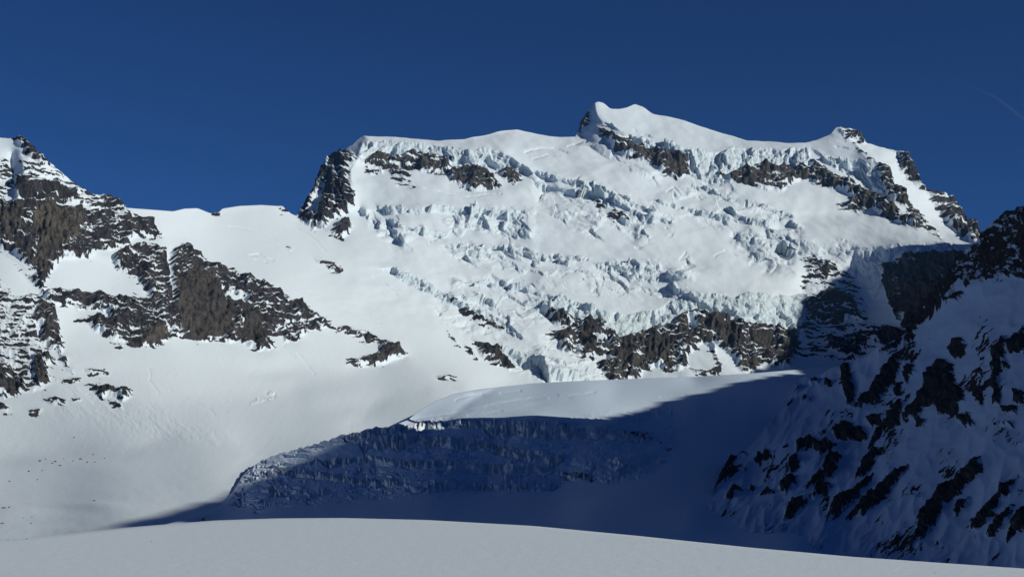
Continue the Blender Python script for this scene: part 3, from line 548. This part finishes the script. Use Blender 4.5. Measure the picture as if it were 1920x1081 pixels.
# ------------------------------------------------------------------ materials
def nodes(name):
    m = bpy.data.materials.new(name); m.use_nodes = True; nt = m.node_tree; nt.nodes.clear()
    def N(t, **k):
        n = nt.nodes.new(t)
        for a, b in k.items():
            if a.startswith('i_'): n.inputs[a[2:].replace('_', ' ')].default_value = b
            else: setattr(n, a, b)
        return n
    return m, nt, N
def terrain_mat(name, metre, bumpd, snowb=.08, snowcol=(.62, .71, .80, 1), rockA=(.022, .023, .028, 1), rockB=(.082, .080, .083, 1), brown=(.122, .112, .095, 1), ice=((.45, .57, .64, 1), (.57, .665, .73, 1))):
    m, nt, N = nodes(name); L = nt.links.new
    geo = N('ShaderNodeNewGeometry')
    def att(a): n = N('ShaderNodeAttribute', attribute_name=a); return n.outputs['Fac']
    def noise(sc, det=5, rough=.6, vec=None):
        n = N('ShaderNodeTexNoise'); n.inputs['Scale'].default_value = 1/(sc*metre); n.inputs['Detail'].default_value = det; n.inputs['Roughness'].default_value = rough
        L(vec or geo.outputs['Position'], n.inputs['Vector']); return n.outputs['Fac']
    def math_(op, a, b=0.):
        n = N('ShaderNodeMath', operation=op)
        for i, x in enumerate((a, b)):
            if isinstance(x, (int, float)): n.inputs[i].default_value = x
            else: L(x, n.inputs[i])
        return n.outputs[0]
    def mix(f, a, b):
        n = N('ShaderNodeMix', data_type='RGBA')
        if isinstance(f, float): n.inputs[0].default_value = f
        else: L(f, n.inputs[0])
        for k, x in ((6, a), (7, b)):
            if isinstance(x, tuple): n.inputs[k].default_value = x
            else: L(x, n.inputs[k])
        return n.outputs[2]
    def ramp(x, a, b):
        n = N('ShaderNodeMapRange', clamp=True); L(x, n.inputs[0]); n.inputs[1].default_value = a; n.inputs[2].default_value = b; return n.outputs[0]
    fine = noise(9, 4, .7)
    rk = math_('ADD', att('rock'), math_('MULTIPLY', math_('SUBTRACT', fine, .5), 6.))
    rmask = ramp(rk, -.6, .6)
    mp = N('ShaderNodeMapping'); L(geo.outputs['Position'], mp.inputs[0]); mp.inputs['Scale'].default_value = (1, 1, .35)
    nb = noise(28, 6, .7, mp.outputs[0]); nc = noise(90, 4, .6)
    rc = mix(ramp(nb, .38, .66), rockA, rockB)
    rc = mix(math_('MULTIPLY', att('brown'), ramp(nc, .3, .6)), rc, brown)
    rc = mix(math_('MULTIPLY', ramp(fine, .5, .68), .6), rc, (.03, .028, .028, 1))
    mp2 = N('ShaderNodeMapping'); L(geo.outputs['Position'], mp2.inputs[0]); mp2.inputs['Scale'].default_value = (1, 1, .16)
    rc = mix(math_('MULTIPLY', ramp(noise(16, 5, .75, mp2.outputs[0]), .54, .6), .75), rc, (.014, .014, .017, 1))
    sc = mix(math_('MULTIPLY', ramp(nc, .35, .7), .12), snowcol, (snowcol[0]*.94, snowcol[1]*.95, snowcol[2]*.96, 1))
    ic = mix(ramp(noise(22, 4), .35, .65), ice[0], ice[1])
    col = mix(math_('MULTIPLY', ramp(att('ice'), .1, .9), .85), sc, ic)
    col = mix(rmask, col, rc)
    bs = N('ShaderNodeBsdfPrincipled'); L(col, bs.inputs['Base Color'])
    rr = N('ShaderNodeMapRange'); L(rmask, rr.inputs[0]); rr.inputs[3].default_value = .62; rr.inputs[4].default_value = .85; L(rr.outputs[0], bs.inputs['Roughness'])
    bs.inputs['Specular IOR Level'].default_value = 0.0
    h = math_('ADD', math_('MULTIPLY', noise(14, 6, .65), math_('ADD', snowb, math_('MULTIPLY', math_('ADD', rmask, math_('MULTIPLY', att('ice'), .6)), 1.))), 0.)
    bp = N('ShaderNodeBump'); bp.inputs['Strength'].default_value = .9; bp.inputs['Distance'].default_value = bumpd; L(h, bp.inputs['Height']); L(bp.outputs[0], bs.inputs['Normal'])
    o = N('ShaderNodeOutputMaterial'); L(bs.outputs[0], o.inputs['Surface']); return m
m_far = terrain_mat('snow rock and ice', 1.0, 14.)
m_left = terrain_mat('snow and brown rock', .6, 8.)
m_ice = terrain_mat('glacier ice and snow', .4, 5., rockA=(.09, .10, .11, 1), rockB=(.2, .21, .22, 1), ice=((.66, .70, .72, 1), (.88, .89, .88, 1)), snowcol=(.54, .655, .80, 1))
m_near = terrain_mat('snow and dark rock', .35, 3.5, snowcol=(.40, .52, .72, 1), rockA=(.018, .018, .02, 1), rockB=(.07, .066, .066, 1))  # snow toned darker and bluer to deepen this mountain's shade
m_fg = terrain_mat('wind packed snow', .12, 1.0, snowb=.10)
def jagf(seed, amp, prof):
    pr = P_(prof)
    def f(us):
        z = np.zeros_like(us)
        return np.interp(us, pr[:, 0], pr[:, 1])*(fbm(us, z, 30, 30, 5, seed, .65))*amp
    return f
SKY = "-330,225 -100,240 0,258 20,260 40,259 55,268 70,286 90,304 110,318 140,345 165,362 190,372 205,370 220,378 235,389 260,391 325,396 345,391 370,390 395,400 410,399 416,391 450,386 490,384 522,386 532,392 545,400 557,405 573,375 593,350 600,322 612,304 640,284 660,272 680,254 700,255 760,259 820,263 870,260 905,253 940,246 970,244 1000,250 1030,255 1080,257 1082,250 1090,230 1100,212 1112,195 1120,190 1132,193 1145,204 1160,205 1175,202 1190,194 1205,200 1225,212 1270,222 1320,238 1370,254 1400,266 1440,265 1475,269 1510,268 1530,262 1560,250 1566,238 1578,236 1590,241 1610,250 1622,268 1650,276 1680,283 1700,292 1712,308 1722,332 1736,356 1752,358 1780,372 1795,390 1814,411 1828,416 1840,445 1860,470 1950,520 2250,620"
BOTA = "-330,1015 150,1015 420,1000 520,900 640,850 760,830 860,800 2250,760"
def spl(cu, cv, name, mat):
    msf = np.zeros(len(cu), bool); lm = np.zeros(len(cu), bool)
    d = sdf(P_("557,300 556,404 570,418 600,430 630,452 690,480 740,520 820,560 880,610 960,690 1010,718 1000,830 2300,830 2300,100 557,100"), cu, cv, 3); msf = d > 0
    d2 = sdf(P_("-400,100 235,100 235,390 306,440 350,455 470,515 600,590 720,636 768,660 760,680 650,692 600,620 520,655 440,645 300,652 250,660 250,760 120,790 -400,790"), cu, cv, 3)
    lm = (d2 > 0) & ~msf; rest = ~msf & ~lm
    return [('massif', msf, m_far), ('rocky_mountain', lm, m_left), ('snow_slope', rest, m_left)]
massif = build('massif', AW, SKY, BOTA, 1.5, m_far, spl, (1500., .6), jag=jagf(11, 9, "-330,.2 30,.6 235,.5 240,.0 555,.0 560,1 660,.7 680,.05 1075,.0 1082,.8 1110,.5 1115,.03 1560,.03 1590,.7 1620,.6 1640,.15 1670,.3 1690,1 1840,1 1900,.4"))
GT = "150,1000 225,994 300,984 395,964 412,948 430,928 446,905 462,882 484,866 520,852 560,840 600,828 640,815 700,803 740,797 765,786 785,770 815,752 850,738 900,729 1000,718 1100,713 1200,709 1300,706 1400,700 1500,692 1560,686 1700,676 2050,676"
def splg(cu, cv, name, mat):
    d = sdf(P_("425,940 446,905 462,882 484,866 520,852 560,840 640,810 740,790 850,784 1000,784 1180,786 1230,800 1262,840 1230,884 1140,905 950,922 800,930 640,942 480,960 425,945"), cu, cv, 3)
    return [('icefall', d > 0, m_ice), ('glacier', d <= 0, m_ice)]
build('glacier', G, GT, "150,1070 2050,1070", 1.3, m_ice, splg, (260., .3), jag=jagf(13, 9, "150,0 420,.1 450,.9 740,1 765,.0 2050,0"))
ST = "1280,1045 1300,1000 1335,932 1345,905 1370,868 1400,848 1450,782 1500,716 1550,697 1600,680 1650,656 1680,642 1705,620 1730,600 1745,562 1770,540 1788,505 1800,482 1830,462 1850,436 1870,414 1890,400 1920,391 1960,375 2100,300 2400,230"
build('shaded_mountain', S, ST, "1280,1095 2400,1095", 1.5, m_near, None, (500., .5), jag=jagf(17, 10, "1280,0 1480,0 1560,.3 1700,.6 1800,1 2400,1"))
FT = "-1700,1046 -500,1030 0,1012 120,1001 240,988 400,975 520,971 640,970 800,974 1000,985 1200,1004 1400,1025 1600,1043 1920,1065 2500,1092 3700,1120"
build('foreground_snowfield', FG, FT, "-1700,1490 3700,1490", 5, m_fg, None, (120., .5))
# ------------------------------------------------------------------ ridge beyond the right edge, which casts the big shadow
pts = []
def edge(l, u, v, dz=0):
    p = l.at(u, v); pts.append((float(p[:2]@SQ), float(p[2]+dz-TE*(p[:2]@SH))))
edge(AW, 1600, 500); edge(AW, 1510, 560); edge(AW, 1480, 615); edge(AW, 1430, 688)
edge(G, 1500, 698); edge(G, 1380, 718); edge(G, 1250, 752); edge(G, 1130, 785)
edge(G, 1000, 787, 38); edge(G, 850, 787, 48); edge(G, 790, 790, 48); edge(G, 740, 797, 34); edge(G, 640, 830, 0); edge(G, 520, 884, 2); edge(AW, 415, 935, 2); edge(AW, 240, 985, 6)
pts.sort(); print('CURTAIN', [(round(a), round(b)) for a, b in pts])
for nm, u, v in (('Speak', 1920, 395), ('Smid', 1800, 485), ('Slow', 1700, 635)):
    p = S.at(u, v); print(nm, round(float(p[:2]@SQ)), round(float(p[2]-TE*(p[:2]@SH))))
for nm, u, v in (('Alit', 1640, 465), ('Alit', 1830, 450), ('Alit', 1560, 462)):
    p = AW.at(u, v); print(nm, round(float(p[:2]@SQ)), round(float(p[2]-TE*(p[:2]@SH))))
Hc = lambda q: np.interp(q, [a for a, b in pts], [b for a, b in pts])
sp = S.P[::12, ::12].reshape(-1, 3); su = S.U[::12, ::12].ravel(); sv_ = S.V[::12, ::12].ravel()
qq = sp[:, :2]@SQ; hh = sp[:, 2]-TE*(sp[:, :2]@SH); ex = hh-Hc(qq); aa = sp[:, :2]@SH
for k in np.argsort(-np.where(su < 1930, ex, -1e9))[:12]: print('EX', su[k], sv_[k], round(ex[k]), round(qq[k]), round(aa[k]))
q0, h0 = pts[0]
pts = [(-200, -400), (q0*.55, -250), (q0*.68, h0*.35)]+pts+[(pts[-1][0]+300, pts[-1][1]-250), (pts[-1][0]+1500, pts[-1][1]-600)]
pa = np.array(pts)
qs = np.arange(-200, pa[-1, 0], 14.); hs = np.interp(qs, pa[:, 0], pa[:, 1])
hs = hs+fbm(qs, qs*0, 160, 160, 5, 401, .55)*np.interp(qs, [0, 600, 1500, 3800, 4300, 5000], [2, 5, 12, 24, 90, 90])
ac = .16*qs+np.interp(qs, [0, 800, 2000], [520, 420, 260])
prof = [(-900, -1.1), (-500, -.85), (-250, -.6), (-120, -.42), (-50, -.25), (-15, -.08), (0, 0), (30, -.1), (120, -.4), (400, -.75), (1200, -1.2)]
V_ = []; zc = hs+TE*ac
dn = fbm(*np.meshgrid(qs, np.arange(len(prof))*60.), 200, 200, 5, 405, .6, True)
for j, (k, f) in enumerate(prof):
    a = ac+max(k, 0)+min(k, 0)*0; 
    if k < 0: continue
    z = zc-(zc+300)*(1-math.exp(-k/500.))
    V_.append(np.stack([qs*SQ[0]+a*SH[0], qs*SQ[1]+a*SH[1], z+dn[j]*40*min(1, k/60)], -1))
near = [np.stack([V_[0][:, 0]-.8*d*0+d*.55, V_[0][:, 1]-d*.83, V_[0][:, 2]-d*.7], -1) for d in (40,)]
GV = np.array([np.stack([qs*SQ[0]+(ac-1)*SH[0], qs*SQ[1]+(ac-1)*SH[1], zc-400-.4*np.abs(zc)], -1)]+V_)
H, W = GV.shape[:2]; idx = np.arange(H*W).reshape(H, W)
me = bpy.data.meshes.new('side_ridge')
me.from_pydata([tuple(x) for x in GV.reshape(-1, 3)], [], [(int(idx[j, i]), int(idx[j+1, i]), int(idx[j+1, i+1]), int(idx[j, i+1])) for j in range(H-1) for i in range(W-1)])
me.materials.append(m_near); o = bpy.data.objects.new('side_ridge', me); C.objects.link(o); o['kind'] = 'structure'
x = me.attributes.new('rock', 'FLOAT', 'POINT'); x.data.foreach_set('value', (3*dn[:1].repeat(H, 0)-1).astype(np.float32).ravel())
# unseen slope behind the viewer's left, added to bounce sunlight onto the icefall
xs = np.linspace(-1300, -5200, 60); ys = np.linspace(1300, -5200, 90); XX, YY = np.meshgrid(xs, ys)
dd = (-1300-XX); ZZ = -30+850*(1-np.exp(-dd/900.))*(1+.35*fbm(XX, YY, 1400, 1400, 5, 431, .55, True))+.12*dd
ZZ = np.minimum(ZZ, 1500); idx = np.arange(XX.size).reshape(XX.shape)
me = bpy.data.meshes.new('bounce_slope')
me.from_pydata([tuple(p) for p in np.stack([XX, YY, ZZ], -1).reshape(-1, 3)], [], [(int(idx[j, i]), int(idx[j, i+1]), int(idx[j+1, i+1]), int(idx[j+1, i])) for j in range(89) for i in range(59)])
me.materials.append(m_left); o = bpy.data.objects.new('bounce_slope', me); C.objects.link(o); o['kind'] = 'structure'
x = me.attributes.new('rock', 'FLOAT', 'POINT'); x.data.foreach_set('value', (-4+7*fbm(XX, YY, 500, 400, 4, 433)).astype(np.float32).ravel())
# broad ground sheet under everything
me = bpy.data.meshes.new('ground'); R_ = 9000
me.from_pydata([(x, y, z) for y, z in ((-R_, 60), (-3000, 20), (60, -13), (160, -150), (R_, -150)) for x in (-R_, R_)], [], [(2*i, 2*i+1, 2*i+3, 2*i+2) for i in range(4)]); me.materials.append(m_fg); x = me.attributes.new('rock', 'FLOAT', 'POINT'); x.data.foreach_set('value', [-9.]*10)
o = bpy.data.objects.new('ground', me); C.objects.link(o); o['kind'] = 'structure'
import bmesh
bm = bmesh.new(); bmesh.ops.create_cube(bm, size=1)
for vt in bm.verts: vt.co = Vector((vt.co.x*19000, vt.co.y*19000, 1900 if vt.co.z > 0 else -152))
me = bpy.data.meshes.new('haze'); bm.to_mesh(me); bm.free()
m_hz, nt, N = nodes('thin mountain air'); vs = N('ShaderNodeVolumePrincipled'); vs.inputs['Color'].default_value = (.22, .5, 1, 1); vs.inputs['Density'].default_value = HAZE; vs.inputs['Anisotropy'].default_value = 0
oo = N('ShaderNodeOutputMaterial'); nt.links.new(vs.outputs[0], oo.inputs['Volume']); me.materials.append(m_hz)
o = bpy.data.objects.new('haze', me); C.objects.link(o); o['kind'] = 'stuff'
# ------------------------------------------------------------------ boulders on the snow
def boulder(u, v, w, h, lay, label, group='boulders poking out of the snow', seed=0):
    p = lay.at(u, v); D = float(p@FWD); m = D/F
    import bmesh
    bm = bmesh.new(); bmesh.ops.create_icosphere(bm, subdivisions=3, radius=1)
    r = random.Random(seed); pl = [(Vector((r.gauss(0, 1), r.gauss(0, 1), r.gauss(0, 1)))).normalized() for _ in range(9)]; dd = [r.uniform(.55, .9) for _ in pl]
    for vt in bm.verts:
        c = vt.co.copy()
        for n_, d_ in zip(pl, dd):
            k = c.dot(n_)
            if k > d_: c -= n_*(k-d_)
        vt.co = Vector((c.x*w*m*.34, c.y*w*m*.3, c.z*h*m*.5))
    me = bpy.data.meshes.new('boulder'); bm.to_mesh(me); bm.free(); me.materials.append(m_boulder)
    o = bpy.data.objects.new('boulder', me); C.objects.link(o); o.location = (float(p[0]), float(p[1]), float(p[2])+h*m*.1); o.rotation_euler = (0, 0, r.uniform(-.6, .6))
    o['label'] = label; o['category'] = 'rock'; o['group'] = group
m_boulder, nt, N = nodes('boulder rock')
bs = N('ShaderNodeBsdfPrincipled'); bs.inputs['Roughness'].default_value = .9; nn = N('ShaderNodeTexNoise'); nn.inputs['Scale'].default_value = .8
cr = N('ShaderNodeValToRGB'); cr.color_ramp.elements[0].color = (.05, .045, .04, 1); cr.color_ramp.elements[1].color = (.16, .14, .12, 1)
nt.links.new(nn.outputs[0], cr.inputs[0]); nt.links.new(cr.outputs[0], bs.inputs['Base Color'])
oo = N('ShaderNodeOutputMaterial'); nt.links.new(bs.outputs[0], oo.inputs['Surface'])
BL = [(139, 820, 5, 3, 'lone small dark boulder at the foot of the avalanche fans'),
 (75, 868, 8, 5, 'brown boulder near the left end of the rocky snow knoll'), (86, 864, 5, 3, 'small flat rock just right of the brown boulder on the knoll'),
 (104, 870, 9, 4, 'flat brown rock in the middle of the rocky snow knoll'), (98, 873, 6, 3, 'small rock below and left of the flat brown rock on the knoll'),
 (113, 877, 8, 4, 'dark rock lying lowest on the front of the rocky knoll'), (152, 863, 10, 5, 'largest brown boulder, near the top of the rocky snow knoll'),
 (164, 870, 7, 4, 'rock just below and right of the largest knoll boulder'), (137, 868, 5, 3, 'small rock left of the largest knoll boulder'),
 (175, 852, 6, 3, 'dark rock on the upper rim of the snow knoll'), (196, 860, 5, 3, 'rightmost dark rock on the snow knoll'),
 (178, 869, 5, 3, 'small rock on the right shoulder of the knoll'), (120, 862, 5, 2, 'thin rock showing through the crest of the knoll'),
 (54, 885, 6, 4, 'dark rock on the snow left of and below the knoll'), (79, 884, 4, 4, 'small upright rock below the left part of the knoll'),
 (70, 899, 5, 3, 'small rock alone in the hollow below the knoll'), (17, 902, 6, 4, 'dark rock near the left edge of the basin floor'),
 (177, 940, 9, 3, 'low rock on the small snow rise right of the basin floor'), (7, 955, 12, 5, 'broad brown rock cluster top at the left edge of the frame'),
 (17, 954, 7, 4, 'rock touching the right side of the broad left-edge rock'), (5, 982, 12, 4, 'long dark rock at the left edge just above the near snowfield'),
 (58, 981, 6, 3, 'small rock right of the long dark left-edge rock'), (60, 970, 6, 2, 'thin pale brown rock above the near snowfield'), (44, 972, 4, 2, 'tiny rock beside the thin pale brown rock')]
for k, (u, v, w, h, lb) in enumerate(BL): boulder(u, v, w, h, AW, lb, seed=k)
for k, (u, v, w, h, lb) in enumerate([(50, 1010, 5, 2.6, 'small dark stone on the near snowfield at far left'), (284, 1015, 3, 2, 'tiny stone on the near snowfield left of centre'), (1752, 1073, 5, 2, 'small dark stone on the near snowfield at lower right'), (15, 1011, 3, 2, 'tiny stone at the left end of the near snowfield')]):
    boulder(u, v, w, h, FG, lb, 'stones on the near snowfield', 50+k)
# ------------------------------------------------------------------ contrail: a thin tube of ice cloud very high up
m_con, nt, N = nodes('contrail cloud')
vs = N('ShaderNodeVolumePrincipled'); vs.inputs['Color'].default_value = (1, 1, 1, 1); vs.inputs['Density'].default_value = .00045; vs.inputs['Anisotropy'].default_value = .2
oo = N('ShaderNodeOutputMaterial'); nt.links.new(vs.outputs[0], oo.inputs['Volume'])
path = [(1775, 140, 25000, .3), (1830, 165, 24600, .6), (1870, 185, 24300, 1.3), (1900, 207, 24000, 1.5), (1935, 235, 23700, 1.6), (2100, 360, 22500, 1.6)]
pv = []
for u, v, d, w in path:
    c = (rays(np.array(float(u)), np.array(float(v)))*d)
    for k in range(10):
        a = k/10*2*math.pi; rr = w*3.2*d/F
        pv.append((c[0]+rr*.5*math.cos(a), c[1]+rr*math.cos(a)*.6, c[2]+rr*math.sin(a)))
fcs = [(i*10+k, i*10+(k+1) % 10, (i+1)*10+(k+1) % 10, (i+1)*10+k) for i in range(len(path)-1) for k in range(10)]
fcs += [tuple(range(9, -1, -1)), tuple(range((len(path)-1)*10, len(path)*10))]
me = bpy.data.meshes.new('contrail'); me.from_pydata(pv, [], fcs); me.materials.append(m_con)
o = bpy.data.objects.new('contrail', me); C.objects.link(o); o['label'] = 'faint white aircraft contrail in the deep blue sky at upper right'; o['category'] = 'contrail'
# ------------------------------------------------------------------ sun, sky, camera
w = bpy.data.worlds.new('World'); bpy.context.scene.world = w; w.use_nodes = True
sk = w.node_tree.nodes.new('ShaderNodeTexSky'); sk.sky_type = 'NISHITA'; sk.sun_disc = False
sk.sun_elevation = SUN_EL; sk.sun_rotation = math.atan2(SH[0], SH[1]); sk.altitude = 3500; sk.air_density = .75; sk.dust_density = 0.0; sk.ozone_density = 4.0
bg_ = w.node_tree
mu = bg_.nodes.new('ShaderNodeVectorMath'); mu.operation = 'SCALE'; mu.inputs['Scale'].default_value = .5; bg_.links.new(sk.outputs[0], mu.inputs[0])
gm = bg_.nodes.new('ShaderNodeGamma'); gm.inputs['Gamma'].default_value = 1.2; bg_.links.new(mu.outputs[0], gm.inputs['Color'])
tn = bg_.nodes.new('ShaderNodeVectorMath'); tn.operation = 'MULTIPLY'; tn.inputs[1].default_value = (.33, .69, 1.03); bg_.links.new(gm.outputs[0], tn.inputs[0])
bg = w.node_tree.nodes['Background']; bg.inputs['Strength'].default_value = .083
w.node_tree.links.new(tn.outputs[0], bg.inputs['Color'])
sd = bpy.data.lights.new('Sun', 'SUN'); sd.energy = 4.2; sd.angle = RAD(.5); sd.color = (1, .95, .81)
so = bpy.data.objects.new('Sun', sd); C.objects.link(so); so.rotation_euler = Vector(SUNV).to_track_quat('Z', 'Y').to_euler()
cd = bpy.data.cameras.new('Camera'); cam = bpy.data.objects.new('Camera', cd); C.objects.link(cam)
cd.sensor_width = 36; cd.lens = F/1920*36; cd.clip_start = 1; cd.clip_end = 100000
cam.rotation_euler = (math.pi/2+PITCH, 0, 0)
sc = bpy.context.scene; sc.camera = cam
sc.render.resolution_x = 1024; sc.render.resolution_y = 576
sc.cycles.diffuse_bounces = 3
sc.view_settings.view_transform = 'Standard'; sc.view_settings.look = 'None'; sc.view_settings.gamma = 1; sc.view_settings.exposure = 0
